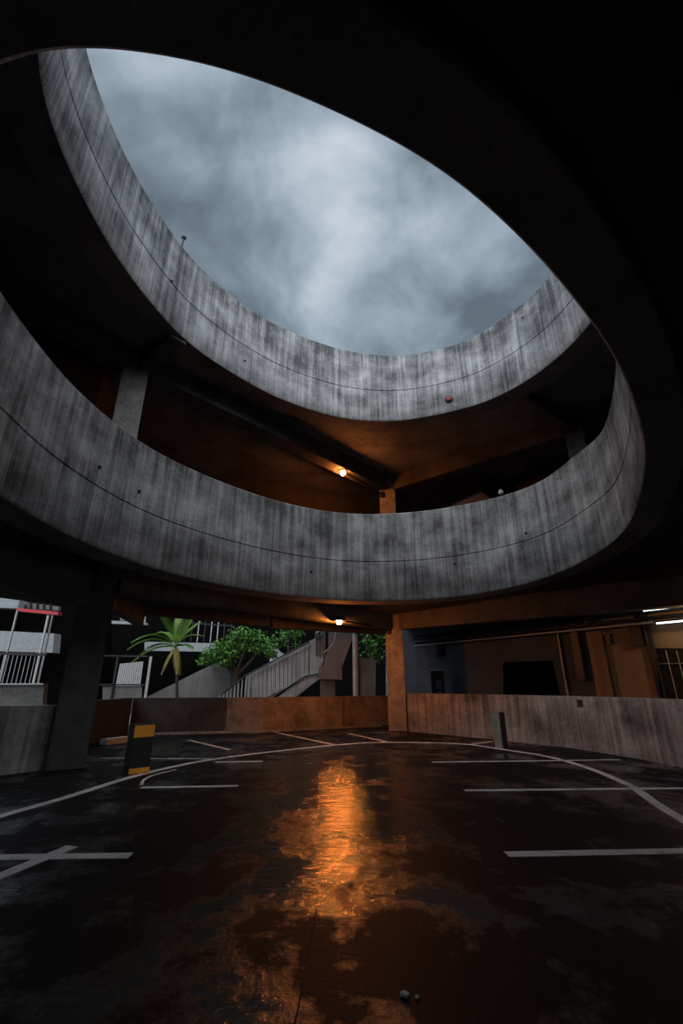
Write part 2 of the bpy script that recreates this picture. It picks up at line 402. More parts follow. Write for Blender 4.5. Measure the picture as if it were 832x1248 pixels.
OUT = [(-9.2, -9.2), (14.6, -9.2), (14.6, 4.53), (9.75, 11.9), (3.0, 22.15), (1.55, 19.15), (-2.6, 16.85), (-6.95, 15.75), (-6.75, 12.6), (-6.2, 9.6), (-9.2, 5.4)]
def edge_hit(c, d):
    best = None
    for i in range(len(OUT)):
        a = Vector(OUT[i]); b = Vector(OUT[(i+1) % len(OUT)]); e_ = b-a
        det = d.x*(-e_.y)-d.y*(-e_.x)
        if abs(det) < 1e-9: continue
        r = a-c; t_ = (r.x*(-e_.y)-r.y*(-e_.x))/det; s_ = (d.x*r.y-d.y*r.x)/det
        if t_ > 0 and -1e-6 <= s_ <= 1+1e-6 and (best is None or t_ < best): best = t_
    return c+d*best
def slab(name, L, NN, under, zo, th, m):
    """deck round the void: underside rises from the edge beam to zo at the outer edge"""
    c = Vector((.3, 6.6)); n = len(L); R = 7; vs = []; fs = []
    pts = []
    for i, q in enumerate(L):
        p = Vector((q[0], q[1]))+Vector((NN[i].x, NN[i].y))*.5; d = (p-c).normalized(); e_ = edge_hit(c, d)
        row = []
        for k in range(R):
            f = k/(R-1); xy = p.lerp(e_, f); w = f*f*(3-2*f)
            z = (q[2]+under)*(1-w)+zo*w
            row.append((xy, z))
        pts.append(row)
    for row in pts:
        for xy, z in row: vs.append((xy.x, xy.y, z))
        for xy, z in reversed(row): vs.append((xy.x, xy.y, z+th))
    K = 2*R
    for i in range(n):
        j = (i+1) % n
        for k in range(K):
            k2 = (k+1) % K; fs.append((i*K+k, i*K+k2, j*K+k2, j*K+k))
    mb = MB(); mb.add(vs, fs, None, True); return tag(mb.build(name, m), kind='structure')
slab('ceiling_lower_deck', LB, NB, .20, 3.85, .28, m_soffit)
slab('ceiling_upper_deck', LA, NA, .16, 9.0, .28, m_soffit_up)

# floor and outside ground
fl = MB(); fl.box((2, 20, -.15), (80, 80, .3)); fo = tag(fl.build('floor', m_floor), kind='structure')

# enclosing outer walls added to keep daylight out (lower storey full height on the blind sides, whole upper storey)
def swall(name, pts, z0, z1, t, m): 
    mb = MB(); mb.wall(pts, z0, z1, t); return tag(mb.build(name, m), kind='structure')
swall('wall_near', [(-9.2, -9.0), (14.6, -9.0)], 0, 4.0, -.25, m_outer)
swall('wall_far_left', [(-9.2, 1.2), (-9.2, -9.2)], 0, 4.0, -.25, m_outer)
up = [(q[0], q[1]) for q in OUT]; up = up+[up[0]]
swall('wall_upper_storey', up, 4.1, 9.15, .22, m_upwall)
# parapet-height walls round the lower parking deck
swall('wall_left', [(-9.2, 1.2), (-8.3, 4.2), (-7.0, 6.8), (-5.66, 8.6), (-5.12, 9.32)], 0, [1.13, 1.13, 1.1, 1.06, 1.05], .22, m_low)
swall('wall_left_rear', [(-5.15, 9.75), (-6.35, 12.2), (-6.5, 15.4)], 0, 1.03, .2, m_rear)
swall('wall_back_left', [(-6.5, 15.45), (-3.72, 16.12)], 0, 1.02, .25, m_back_shaded)
swall('wall_back', [(-3.70, 16.125), (-2.56, 16.4), (.05, 17.85)], 0, 1.02, .25, m_back)
swall('wall_back_right', [(.12, 17.89), (1.46, 18.7), (2.2, 19.2)], 0, 1.02, .25, m_back)
swall('wall_right', [(2.08, 16.45), (4.1, 14.15), (5.5, 12.1), (6.05, 10.4), (6.3, 8.6), (6.5, 5.5), (6.6, 2.0), (6.6, -3)], 0, 1.15, .24, m_low)
swall('trim_kerb', [(-6.3, 15.15), (-2.5, 16.1), (1.35, 18.3)], 0, .06, -.14, m_low)

# ------------------------------------------------------------------ columns
def column(x, y, z0, z1, w, rz, m, label, group=None):
    mb = MB(); mb.box((x, y, (z0+z1)/2), (w, w, z1-z0), rz); o = mb.build('concrete_column', m, bevel=.018)
    return tag(o, label, 'column', group)
RZB = math.radians(-6)
column(1.86, 16.62, 0, 3.75, .60, RZB, m_col, 'square concrete column lit orange by the lamp, standing between the back and right low walls')
column(1.80, 16.55, 4.1, 9.05, .60, RZB, m_col, 'upper concrete column catching orange light, its top just above the lower ring at centre')
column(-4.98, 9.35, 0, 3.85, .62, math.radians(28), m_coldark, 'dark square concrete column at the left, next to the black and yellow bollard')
column(-5.05, 9.30, 4.0, 9.0, .56, math.radians(28), m_col, 'pale grey upper column behind the lower ring on the left side')
column(7.05, 12.15, 4.1, 9.0, .50, math.radians(-30), m_beam, 'dim upper column behind the lower ring at the far right')

# ------------------------------------------------------------------ beams
def beam(p, q, zb, w, h, label, m=None, zb2=None):
    zb2 = zb if zb2 is None else zb2
    mb = MB(); mb.bar((p[0], p[1], zb+h/2), (q[0], q[1], zb2+h/2), w, h)
    return tag(mb.build('concrete_beam', m or m_beam, bevel=.015), label, 'beam')
beam((1.6, 16.35), (-4.75, 9.45), 8.46, .5, .66, 'upper beam running left from the orange lamp column under the top deck')
beam((2.1, 16.4), (6.9, 12.3), 8.46, .45, .66, 'upper beam running right from the orange lamp column to the dim right column')
beam((-4.8, 9.25), (-3.75, 8.4), 8.46, .4, .5, 'short pale stub beam from the left upper column to the top ring', None, 8.75)
beam((6.8, 11.95), (5.2, 11.1), 8.46, .4, .5, 'short stub beam from the right upper column to the top ring', None, 8.85)
beam((-5.2, 9.1), (-8.9, 3.0), 8.46, .5, .66, 'upper beam from the left column to the left edge of the photo')
beam((-4.75, 9.6), (1.6, 16.4), 3.20, .42, .7, 'lower beam from the dark left column to the orange lit column')
beam((2.1, 16.3), (8.8, 10.7), 3.20, .42, .7, 'lower dark beam running right from the orange lit column towards the tan building', None, 3.18)
beam((-5.1, 9.1), (-9.0, 4.6), 2.86, .4, 1.1, 'lower beam above the left opening with the railing')
beam((-4.8, 9.2), (-4.2, 8.75), 3.42, .35, .4, 'short lower stub beam from the dark left column to the lower ring', m_soffit)
beam((-6.7, 15.6), (-2.56, 16.65), 3.62, .3, .6, 'edge beam above the palm tree over the back wall', m_beam, 3.34)
beam((-2.5, 16.65), (1.6, 18.9), 3.30, .3, .7, 'edge beam above the white stair over the back wall')
beam((-5.5, 9.6), (-6.75, 15.6), 3.25, .3, .8, 'edge beam over the rear left low wall above the white leaning fence')
beam((6.9, 8.4), (12.5, 8.9), 3.65, .4, .6, 'dark cross beam under the deck at the right edge', m_soffit)

# ------------------------------------------------------------------ lamps
def street_light(tip, foot, label, hood=1.0, ml=None):
    tip = Vector(tip); foot = Vector(foot)
    t = empty('lamp', foot, label, 'lamp'); d = (tip-foot).normalized()
    mb = MB(); mb.tube([foot, foot.lerp(tip, .35)+Vector((0, 0, .05)), foot.lerp(tip, .8)+Vector((0, 0, .04)), tip+Vector((0, 0, .03))], .028, 10); mb.build('arm', m_darkmetal, t)
    b2 = MB(); b2.box(foot, (.16, .05, .22), math.atan2(d.y, d.x)+math.pi/2); b2.build('wall_plate', m_darkmetal, t, bevel=.008)
    hd = MB(); hd.lathe(tip+Vector((0, 0, .045)), [(.05, .10), (.09*hood, .085), (.13*hood, .03-.05*(hood-1)), (.135*hood, -.09*(hood-1)), (.12*hood, -.09*(hood-1)), (.09, .02)], 20); hd.build('lamp_shade', m_darkmetal, t)
    b = MB(); b.lathe(tip, [(.005, -.105), (.05, -.092), (.082, -.055), (.09, -.01), (.07, .035), (.03, .045)], 20); bo = b.build('bulb', ml or m_lamp, t); bo['label'] = 'glowing orange bulb'
    return t
street_light((-.07, 14.05, 3.20), (1.60, 16.30, 3.16), 'glowing orange lamp on an arm under the lower deck, above the wet streak', 1.5)
street_light((.05, 14.55, 8.38), (1.55, 16.22, 8.25), 'glowing orange lamp on an arm high in the upper storey', 1.0, m_lamp_up)

# ------------------------------------------------------------------ painted lines
def line(pts, w, label, closed=False, cat='road marking', z=.004):
    P = [Vector((p.x, p.y, 0)) for p in pts]; n = len(P); vs = []; fs = []
    for i, p in enumerate(P):
        d = (P[min(i+1, n-1)]-P[max(i-1, 0)]).normalized(); s_ = Vector((-d.y, d.x, 0))*w/2
        vs += [p+s_+Vector((0, 0, 0)), p+s_+Vector((0, 0, z)), p-s_+Vector((0, 0, z)), p-s_]
    for i in range(n-1):
        for k in range(4): fs.append((i*4+k, i*4+(k+1) % 4, i*4+4+(k+1) % 4, i*4+4+k))
    fs += [(3, 2, 1, 0), tuple((n-1)*4+k for k in range(4))]
    mb = MB(); mb.add(vs, fs); return tag(mb.build('painted_line', m_paint), label, cat)
def spl(px, n=60):
    P = [gnd(*p) for p in px]; out = []
    for i in range(len(P)-1):
        p0, p1, p2, p3 = P[max(i-1, 0)], P[i], P[i+1], P[min(i+2, len(P)-1)]
        for k in range(8):
            x = k/8; out.append(.5*((2*p1)+(p2-p0)*x+(2*p0-5*p1+4*p2-p3)*x*x+(3*p1-p0-3*p2+p3)*x**3))
    out.append(P[-1]); return out
line(spl([(-60, 1015), (0, 995), (80, 972), (150, 950), (200, 937), (250, 927), (300, 920), (360, 913), (410, 908), (455, 905), (511, 905), (566, 907), (616, 914), (666, 922), (716, 936), (766, 957), (800, 980), (850, 1010)]), .13, 'long curved white lane line sweeping across the whole wet floor')
L_ = lambda a, b: [gnd(*a), gnd(*b)]
line(L_((172, 960), (290, 958)), .12, 'short white bay line just right of the black bollard foot, nearest of the left pair')
line(L_((262, 929), (320, 928)), .11, 'shortest white bay line right of the long curve on the left side')
line(L_((122, 924), (262, 925)), .07, 'thin faint white line behind the black and yellow bollard')
line(L_((230, 902), (280, 914)), .12, 'short slanting white line in front of the dark back wall')
line(L_((-60, 1046), (159, 1043)), .14, 'level white arm of the cross painted at the left edge', z=.004)
line(L_((-40, 1085), (88, 1032)), .13, 'slanted white arm of the cross painted at the left edge', z=.007)
line(L_((526, 929), (755, 926)), .10, 'far white bay line on the right, crossed by the long curve', z=.003)
line(L_((566, 963.5), (860, 960.5)), .12, 'middle white bay line on the right', z=.003)
line(L_((617, 1041.5), (757, 1039)), .14, 'nearest white bay line on the right, left piece')
line(L_((758, 1039), (900, 1036)), .14, 'nearest white bay line on the right, piece at the photo edge')
line(L_((333, 892), (408, 908)), .12, 'slanting white line ending at the orange reflection, left one')
line(L_((425, 894), (470, 904)), .12, 'slanting orange lit line in front of the orange column')
line(L_((455, 893.5), (486, 893)), .08, 'tiny line at the foot of the orange column')
line(L_((575, 907), (600, 903.5)), .10, 'short branch line left of the slim grey post')
line(spl([(172, 957), (176, 950), (190, 944), (215, 938)]), .05, 'thin curved mark curling off the bay line right of the bollard')
# floor saw-cut
jn = MB(); jp = [gnd(386, 1108, .0005), gnd(376, 1160, .0005), gnd(362, 1235, .0005), gnd(355, 1262, .0005)]
for a, b in zip(jp[:-1], jp[1:]): jn.bar(a, b, .008, .003)
tag(jn.build('trim_floor_joint', m_hole), kind='structure')
# pebbles
def pebble(px, py, r, label):
    p = gnd(px, py); mb = MB(); mb.lathe(p, [(r*.5, 0), (r, r*.3), (r*.9, r*.7), (r*.3, r)], 9)
    for v in mb.v: v += Vector((random.uniform(-1, 1), random.uniform(-1, 1), 0))*r*.15
    tag(mb.build('pebble', m_white), label, 'pebble')
pebble(493, 1215, .022, 'larger pale pebble on the wet floor near the bottom')
pebble(508, 1217, .012, 'small pale pebble right of the larger one near the bottom')

# ------------------------------------------------------------------ bollards
def bollard_left():
    t = empty('bollard', (-3.50, 8.86, 0), 'black box bollard with yellow bands beside the dark left column', 'bollard', rz=math.radians(45))
    def B(name, z0, z1, g, m):
        mb = MB(); mb.box((0, 0, (z0+z1)/2), (.36+g, .22+g, z1-z0)); return mb.build(name, m, t, bevel=.006, local=1)
    B('body', 0, .75, 0, m_black)
    mb = MB(); mb.box((.004, -.112, .655), (.352, .012, .19)); o = mb.build('upper_band', m_yellow, t, local=1); o['label'] = 'yellow reflective band'
    mb = MB(); mb.box((.004, -.112, .05), (.352, .012, .08)); o = mb.build('lower_band', m_yellow, t, local=1); o['label'] = 'yellow reflective band'
    B('cap', .75, .768, .012, m_black)
bollard_left()
def bollard_right():
    b = gnd(611, 912); t = empty('bollard', b, 'slim grey green post in front of the right low wall', 'bollard', rz=math.radians(-55))
    mb = MB()
    vs = [(-.11, -.10, 0), (.11, -.10, 0), (.11, .10, 0), (-.11, .10, 0), (-.13, -.11, .74), (.09, -.06, .80), (.09, .10, .80), (-.13, .10, .76)]
    mb.add(vs, [(3, 2, 1, 0), (4, 5, 6, 7), (0, 1, 5, 4), (1, 2, 6, 5), (2, 3, 7, 6), (3, 0, 4, 7)]); mb.build('body', m_postgreen, t, bevel=.012, local=1)
    mb = MB(); mb.box((.115, 0, .40), (.03, .17, .76)); o = mb.build('side_plate', m_black, t, bevel=.004, local=1); o['label'] = 'black side plate'
bollard_right()
mb = MB(); a = gnd(119, 910); b = gnd(147, 906); mb.bar(a+Vector((0, .25, .07)), b+Vector((0, .25, .07)), .25, .14)
tag(mb.build('kerb_block', m_white, bevel=.01), 'pale kerb block on the floor between the dark column and the bollard', 'kerb')

# ------------------------------------------------------------------ marks on the rings
def on_ring(L, NN, px, py):
    """nearest point of a ring face seen at a pixel"""
    r = ray(px, py); best = None
    for i, q in enumerate(L):
        p = Vector((q[0], q[1])); rr = Vector((r.x, r.y)); tt = p.dot(rr)/rr.dot(rr)
        dist = (rr*tt-p).length
        if p.y > 2 and NN[i].dot(Vector((r.x, r.y, 0))) > 0 and (best is None or dist < best[0]): best = (dist, i, tt)
    _, i, tt = best; return Vector((L[i][0], L[i][1], CAMZ+r.z*tt)), NN[i]
for L, NN, par, P in ((LA, NA, ringA, [(210, 343), (636, 388), (300, 440)]), (LB, NB, ringB, [(124, 570), (170, 599), (557, 687), (381, 697), (640, 650)])):
    for px, py in P:
        p, nn = on_ring(L, NN, px, py); mb = MB(); mb.lathe(p-nn*.012, [(.015, -.0), (.034, .0), (.034, .03), (.015, .03)], 12, nn)
        mb.build('tie_hole', m_hole, par)
p, nn = on_ring(LA, NA, 547, 487)
t = empty('pipe_outlet', p, 'round dark red capped outlet on the lower part of the top ring', 'pipe')
mb = MB(); mb.lathe(p-nn*.05, [(.10, 0), (.115, .01), (.115, .06)], 18, nn); mb.build('flange', m_darkmetal, t)
mb = MB(); mb.lathe(p-nn*.09, [(.03, 0), (.07, .008), (.085, .03), (.085, .08)], 18, nn); mb.build('cap', m_redcap, t)
# spike on the rim of the top ring
best = min(LA, key=lambda q: abs((lambda s: s)(math.atan2(q[0], q[1])-math.atan2(ray(222, 305).x, ray(222, 305).y)))+(10 if q[1] < 3 else 0))
pz = Vector((best[0]-.08, best[1]+.05, best[3]-.02)); t = empty('rim_post', pz, 'tiny dark post with a flared head standing on the rim of the top ring', 'post')
mb = MB(); mb.tube([pz, pz+Vector((.02, 0, .16)), pz+Vector((.03, 0, .34))], .022, 8); mb.build('stem', m_darkmetal, t)
mb = MB(); mb.lathe(pz+Vector((.03, 0, .33)), [(.02, 0), (.06, .05), (.06, .07)], 10); mb.build('head', m_darkmetal, t)

# ------------------------------------------------------------------ upper storey stair slab at right
Y0 = 16.0
t = empty('ramp_flight', at(560, 618, Y0), 'sloping concrete flight with orange lit side seen over the lower ring', 'stair')
mb = MB(); mb.prism([at(534, 622, Y0), at(583, 598, Y0), at(600, 607, Y0), at(600, 622, Y0)], (.15, .9, 0)); mb.build('flank', m_flank, t)
mb = MB(); mb.prism([at(530, 622, Y0-.05), at(583, 595.5, Y0-.05), at(584, 598, Y0-.05), at(534, 622, Y0-.05)], (.15, 1.0, 0)); mb.build('edge_slab', m_hole, t)
mb = MB(); mb.prism([at(583, 597, Y0-.06), at(585, 592, Y0-.06), at(598, 584.5, Y0-.06), at(608, 589, Y0-.06), at(607, 602, Y0-.06), at(600, 608, Y0-.06)], (.15, .8, 0)); mb.build('hood', m_black, t)
mb = MB(); c = at(610, 600, 13.0); mb.lathe(c, [(.05, -.09), (.09, -.05), (.07, .05), (.02, .1)], 10); tag(mb.build('white_beacon', m_white), 'tiny white fixture beside the dark hood over the lower ring', 'fixture')

# ------------------------------------------------------------------ outside, left
def slabpoly(name, px, Y, depth, m, label=None, cat=None, parent=None, bevel=0, group=None):
    mb = MB(); mb.prism([at(x, y, Y) for x, y in px], (0, depth, 0)); o = mb.build(name, m, parent, bevel=bevel)
    if label: tag(o, label, cat, group)
    return o
# building behind the left opening
t = empty('building', at(20, 850, 19), 'dark building with pale bands seen through the left opening', 'building')
slabpoly('facade', [(-90, 880), (110, 880), (110, 715), (-90, 700)], 20.5, 2.0, m_dkbldg, parent=t)
slabpoly('upper_band', [(-60, 715), (24, 731), (21.5, 741.5), (-60, 738)], 19.4, .5, m_band, parent=t)
slabpoly('wall_band', [(-60, 766), (66, 772), (64, 795.5), (-60, 792)], 19.2, .5, m_band, parent=t)
slabpoly('window_strip', [(24, 733), (71, 739), (70.5, 744), (23, 741)], 19.9, .2, m_greyw, parent=t)
for a in (29, 36, 44, 52, 60): slabpoly('mullion', [(a, 733), (a+1.6, 733.2), (a+1.6, 744), (a, 744)], 19.8, .1, m_hole, parent=t)
slabpoly('canopy_beam', [(20, 741), (71, 745.5), (70.5, 749.5), (20, 744.5)], 15.5, .25, m_red, 'red horizontal canopy beam on white posts outside the left opening', 'beam')
for i, ((x0, y0), (x1, y1), lb) in enumerate((((9, 794), (21.5, 744), 'slim white post left of the pair under the red beam'), ((36.5, 851), (58.5, 750), 'thick white post under the red beam, left of its twin'), ((42, 851), (62.5, 750), 'thin white post close behind the thick one under the red beam'))):
    a = at(x0, y0, 15.2+.1*i); b = at(x1, y1, 15.2+.1*i); z0 = 0 if i else a.z-1.2
    mb = MB(); mb.bar((a.x, a.y, 0), (a.x, a.y, b.z), .065 if i == 1 else .045, .06, up=(0, 1, 0)); tag(mb.build('canopy_post', m_steel if i == 2 else m_white, bevel=.006), lb, 'post')
# railing on a concrete base
t = empty('railing', at(20, 850, 14.2), 'dark metal bar railing outside the left opening on a grey base', 'railing')
slabpoly('base_wall', [(-50, 834), (54, 833.5), (52, 850), (52, 875), (-50, 875)], 14.2, .2, m_beam, parent=t)
a = at(-50, 795, 14.2); b = at(57, 798, 14.2)
mb = MB(); mb.bar(a, b, .05, .07); mb.build('top_rail', m_darkmetal, t)
mb = MB(); mb.bar(at(-50, 834, 14.15), at(53, 833.5, 14.15), .05, .03); mb.build('bottom_rail', m_steel, t)
for k in range(20):
    x = a.x+(b.x-a.x)*(k+.5)/20; mb = MB(); mb.bar((x, 14.2, at(0, 834, 14.2).z), (x, 14.2, a.z), .015, .015, up=(0, 1, 0)); mb.build('baluster', m_steel, t)
# leaning white fence in its frame
t = empty('fence_panel', at(155, 835, 19), 'white slatted fence panel leaning behind the low wall, left of the palm', 'fence')
mb = MB()
P0, P1, Q0, Q1 = at(132, 885, 19), at(165, 885, 19), at(146, 809, 19), at(175, 806, 19)
for k in range(12):
    f0 = k/12; f1 = f0+.062; mb.prism([P0.lerp(P1, f0), P0.lerp(P1, f1), Q0.lerp(Q1, f1), Q0.lerp(Q1, f0)], (0, .04, 0))
mb.build('slats', m_white, t)
mb = MB(); mb.bar(P0.lerp(Q0, .5), P1.lerp(Q1, .5), .05, .04); mb.build('cross_rail', m_greyw, t)
t = empty('gate_frame', at(155, 850, 17.5), 'grey steel gate frame standing in front of the leaning white fence', 'gate')
for nm, p, q, w in (('stile', (132, 872), (132, 799), .06), ('stile', (174, 872), (180, 800), .09), ('top_rail', (120, 799), (180.5, 800), .05), ('mid_rail', (120, 834.5), (176, 834.5), .05)):
    a = at(*p, 17.5); b = at(*q, 17.5)
    if nm == 'stile': b = Vector((a.x, a.y, b.z)); a.z = 0
    mb = MB(); mb.bar(a, b, w, .05, up=(0, 1, 0)); mb.build(nm, m_steel if w > .08 else m_darkmetal, t)
slabpoly('infill', [(125, 836), (173, 836), (172, 870), (125, 870)], 17.55, .03, m_greyw, parent=t)

# dark building behind the palm and the tree, with balconies
t = empty('building', at(250, 850, 29), 'dark multi storey building behind the palm and tree with balconies', 'building')
slabpoly('facade', [(95, 900), (470, 900), (470, 690), (95, 690)], 30.5, 1.5, m_dkbldg, parent=t)
slabpoly('balcony_front', [(176, 782), (262, 784), (262, 794.5), (176, 793)], 28.0, .4, m_band, parent=t)
slabpoly('balcony_front', [(130, 756), (177, 758.5), (177, 761.5), (130, 760)], 27.6, .4, m_band, parent=t)
slabpoly('balcony_panel', [(146, 748), (156, 749), (156, 757), (146, 756.5)], 28.2, .2, m_greyw, parent=t)
slabpoly('balcony_panel', [(163, 750), (176, 751), (176, 758), (163, 757.5)], 28.2, .2, m_white, parent=t)
for k in range(9):
    x = 216+k*8; p = at(x, 783, 28.0); mb = MB(); mb.bar(p, (p.x, p.y, at(x, 757, 28).z), .05, .05, up=(0, 1, 0)); mb.build('balcony_bar', m_steel if k in (3, 5, 6) else m_darkmetal, t)
mb = MB(); mb.bar(at(212, 758, 28), at(285, 763, 28), .06, .06); mb.build('balcony_rail', m_darkmetal, t)

# stairs
slabpoly('stair_parapet', [(176, 860), (180, 849), (262, 808), (282, 806), (282, 860)], 25.0, .25, m_greyw, 'grey sloping stair parapet behind the palm trunk', 'stair parapet')
slabpoly('sloped_roof', [(328, 806), (333, 788), (352, 802), (352, 812)], 26.5, .4, m_white, 'small pale sloped roof piece right of the tree crown', 'roof')
t = empty('staircase', at(340, 850, 22.5), 'white ribbed outdoor staircase rising right behind the orange back wall', 'staircase')
mb = MB(); bot0, bot1, top0, top1 = (300, 862), (376, 824), (300, 824), (377, 783.5)
nseg = 15
for k in range(nseg):
    f0 = k/nseg; f1 = f0+.9/nseg; lp = lambda a, b, f: (a[0]+(b[0]-a[0])*f, a[1]+(b[1]-a[1])*f)
    mb.prism([at(*lp(bot0, bot1, f0), 22.5), at(*lp(bot0, bot1, f1), 22.5), at(*lp(top0, top1, f1), 22.5), at(*lp(top0, top1, f0), 22.5)], (0, .10, 0))
mb.prism([at(300, 866, 22.6), at(376, 824, 22.6), at(376, 784.5, 22.6), at(300, 825, 22.6)], (0, .12, 0))
o = mb.build('ribbed_panel', m_offw, t)
slabpoly('stringer', [(318, 864), (376, 822), (391, 822), (388, 828), (352, 856)], 22.3, .3, m_offw, parent=t)
slabpoly('landing_panel', [(377, 781), (384, 778), (384, 770), (396, 765), (396, 796), (389, 822), (377, 822)], 22.5, .2, m_offw, parent=t)
for k in range(3): slabpoly('rib', [(385+k*4, 771-k*1.5), (385.8+k*4, 770.8-k*1.5), (385.8+k*4, 800), (385+k*4, 800)], 22.4, .1, m_darkmetal, parent=t)
mb = MB(); mb.tube([at(270, 846, 22.35), at(300, 823, 22.35), at(377, 782, 22.35)], .035, 8); mb.tube([at(384, 774, 22.35), at(393, 768, 22.35)], .04, 8); mb.build('handrail', m_darkmetal, t)
for k in range(9):
    x = 268+k*4.6; yt = 846-(x-270)*.76; p = at(x, yt, 22.4)
    mb = MB(); mb.bar((p.x, p.y, at(x, 862, 22.4).z), p, .05, .05, up=(0, 1, 0)); mb.build('baluster', m_steel, t)
mb = MB(); mb.tube([at(328, 852, 22.25), at(372, 824, 22.25), at(389, 821, 22.25), at(400, 790, 22.25)], .03, 8); mb.build('lower_rail', m_darkmetal, t)
mb = MB(); pts = [at(409, 770, 20.7), at(407, 783, 20.7), at(401, 790, 20.7), at(394, 796, 20.7)]; mb.tube(pts, .022, 8)
tag(mb.build('cable', m_white), 'thin pale cable hanging beside the brown pier below the lamp', 'cable')
# brown pier widening upwards
t = empty('pier', at(405, 850, 21), 'brown concrete pier widening upwards right of the staircase', 'pier')
slabpoly('flared_head', [(389, 827), (416, 827), (417, 812), (430, 776), (430, 755), (400, 755), (400, 790)], 21.2, .8, m_brown, parent=t)
slabpoly('cap_block', [(388, 812), (416, 810), (417, 828), (388, 828)], 21.0, 1.1, m_brown, parent=t)
slabpoly('base', [(390, 828), (408, 828), (408, 890), (390, 890)], 21.3, .7, m_greyw, parent=t)
mb = MB(); a = at(433.5, 848, 20.3); mb.tube([(a.x, a.y, 0), (a.x, a.y, 4.4)], .12, 16); tag(mb.build('round_post', m_white), 'pale round post between the brown pier and the planter', 'post')
slabpoly('planter', [(440, 870), (457, 870), (458, 806), (452, 802), (447, 804), (438, 800)], 21.6, .8, m_greyw, 'tall pale grey planter left of the orange column', 'planter')

# ------------------------------------------------------------------ planting
def leaves(mb, c, rad, n, size, flat=.8):
    for _ in range(n):
        while True:
            d = Vector((random.uniform(-1, 1), random.uniform(-1, 1), random.uniform(-1, 1)))
            if .15 < d.length < 1: break
        d = d*(d.length**-.5)
        p = Vector(c)+Vector((d.x*rad[0], d.y*rad[1], d.z*rad[2]))
        R = Matrix.Rotation(random.uniform(0, 6.28), 3, 'Z')@Matrix.Rotation(random.uniform(-.9, .9), 3, 'X')@Matrix.Rotation(random.uniform(-.6, .6), 3, 'Y')
        s_ = size*random.uniform(.7, 1.3)
        q = [R@Vector(v)*s_+p for v in ((0, 0, 0), (.3, .42, .08), (0, 1.1, -.08), (-.3, .42, .08))]
        mb.add(q, [(0, 1, 2), (0, 2, 3)])
def tree():
    base = at(288, 850, 23.8); base.z = 0
    t = empty('tree', base, 'broad green leafy tree with dark forked trunk behind the back wall', 'tree')
    fork = at(287, 822, 23.8)
    mb = MB(); mb.tube([base, fork.lerp(base, .5), fork], .28, 10, .22)
    for px, py in ((268, 795), (281, 785), (300, 788), (318, 792), (306, 778)):
        e_ = at(px, py, 23.8+random.uniform(-.5, .5)); mid = fork.lerp(e_, .5)+Vector((0, 0, -.1)); mb.tube([fork-Vector((0, 0, .15)), mid, e_], .13, 8, .04)
    mb.build('trunk', m_bark, t)
    mb = MB(); mb.open = True
    for px, py, rx, rz in ((262, 803, .62, .42), (256, 797, .4, .35), (273, 789, .62, .45), (284, 779, .7, .45), (297, 773, .8, .42), (312, 773, .75, .42), (322, 778, .6, .5), (328, 788, .5, .45), (304, 786, .75, .35), (287, 796, .6, .35), (272, 802, .45, .35), (331, 797, .35, .3), (318, 790, .5, .3), (252, 806, .25, .25), (276, 809, .3, .22)):
        for j in range(5):
            o_ = Vector((random.uniform(-.5, .5)*rx, random.uniform(-.8, .8), random.uniform(-.5, .5)*rz))
            leaves(mb, at(px, py, 23.8)+o_, (rx*.6, .55, rz*.55), 42, .15)
    mb.build('foliage', m_leaf, t)
tree()
def bush(px, py, Y, spread, n, label, sz=.15, down=True):
    c = at(px, py, Y); base = Vector((c.x, c.y, 0))
    t = empty('shrub', base, label, 'shrub')
    mb = MB(); mb.tube([base, c], .09, 8, .04); mb.build('stem', m_bark, t)
    mb = MB(); mb.open = True
    for j in range(n):
        leaves(mb, c+Vector((random.uniform(-1, 1)*spread[0], random.uniform(-1, 1)*.6, random.uniform(-1, 1)*spread[1])), (.35, .35, .3), 34, sz)
    mb.build('foliage', m_leaf, t)
bush(352, 774, 25.5, (.75, .45), 14, 'loose green shrub between the tree crown and the staircase top')
bush(450, 790, 23.2, (.5, .6), 13, 'dark green plant on the planter left of the orange column')
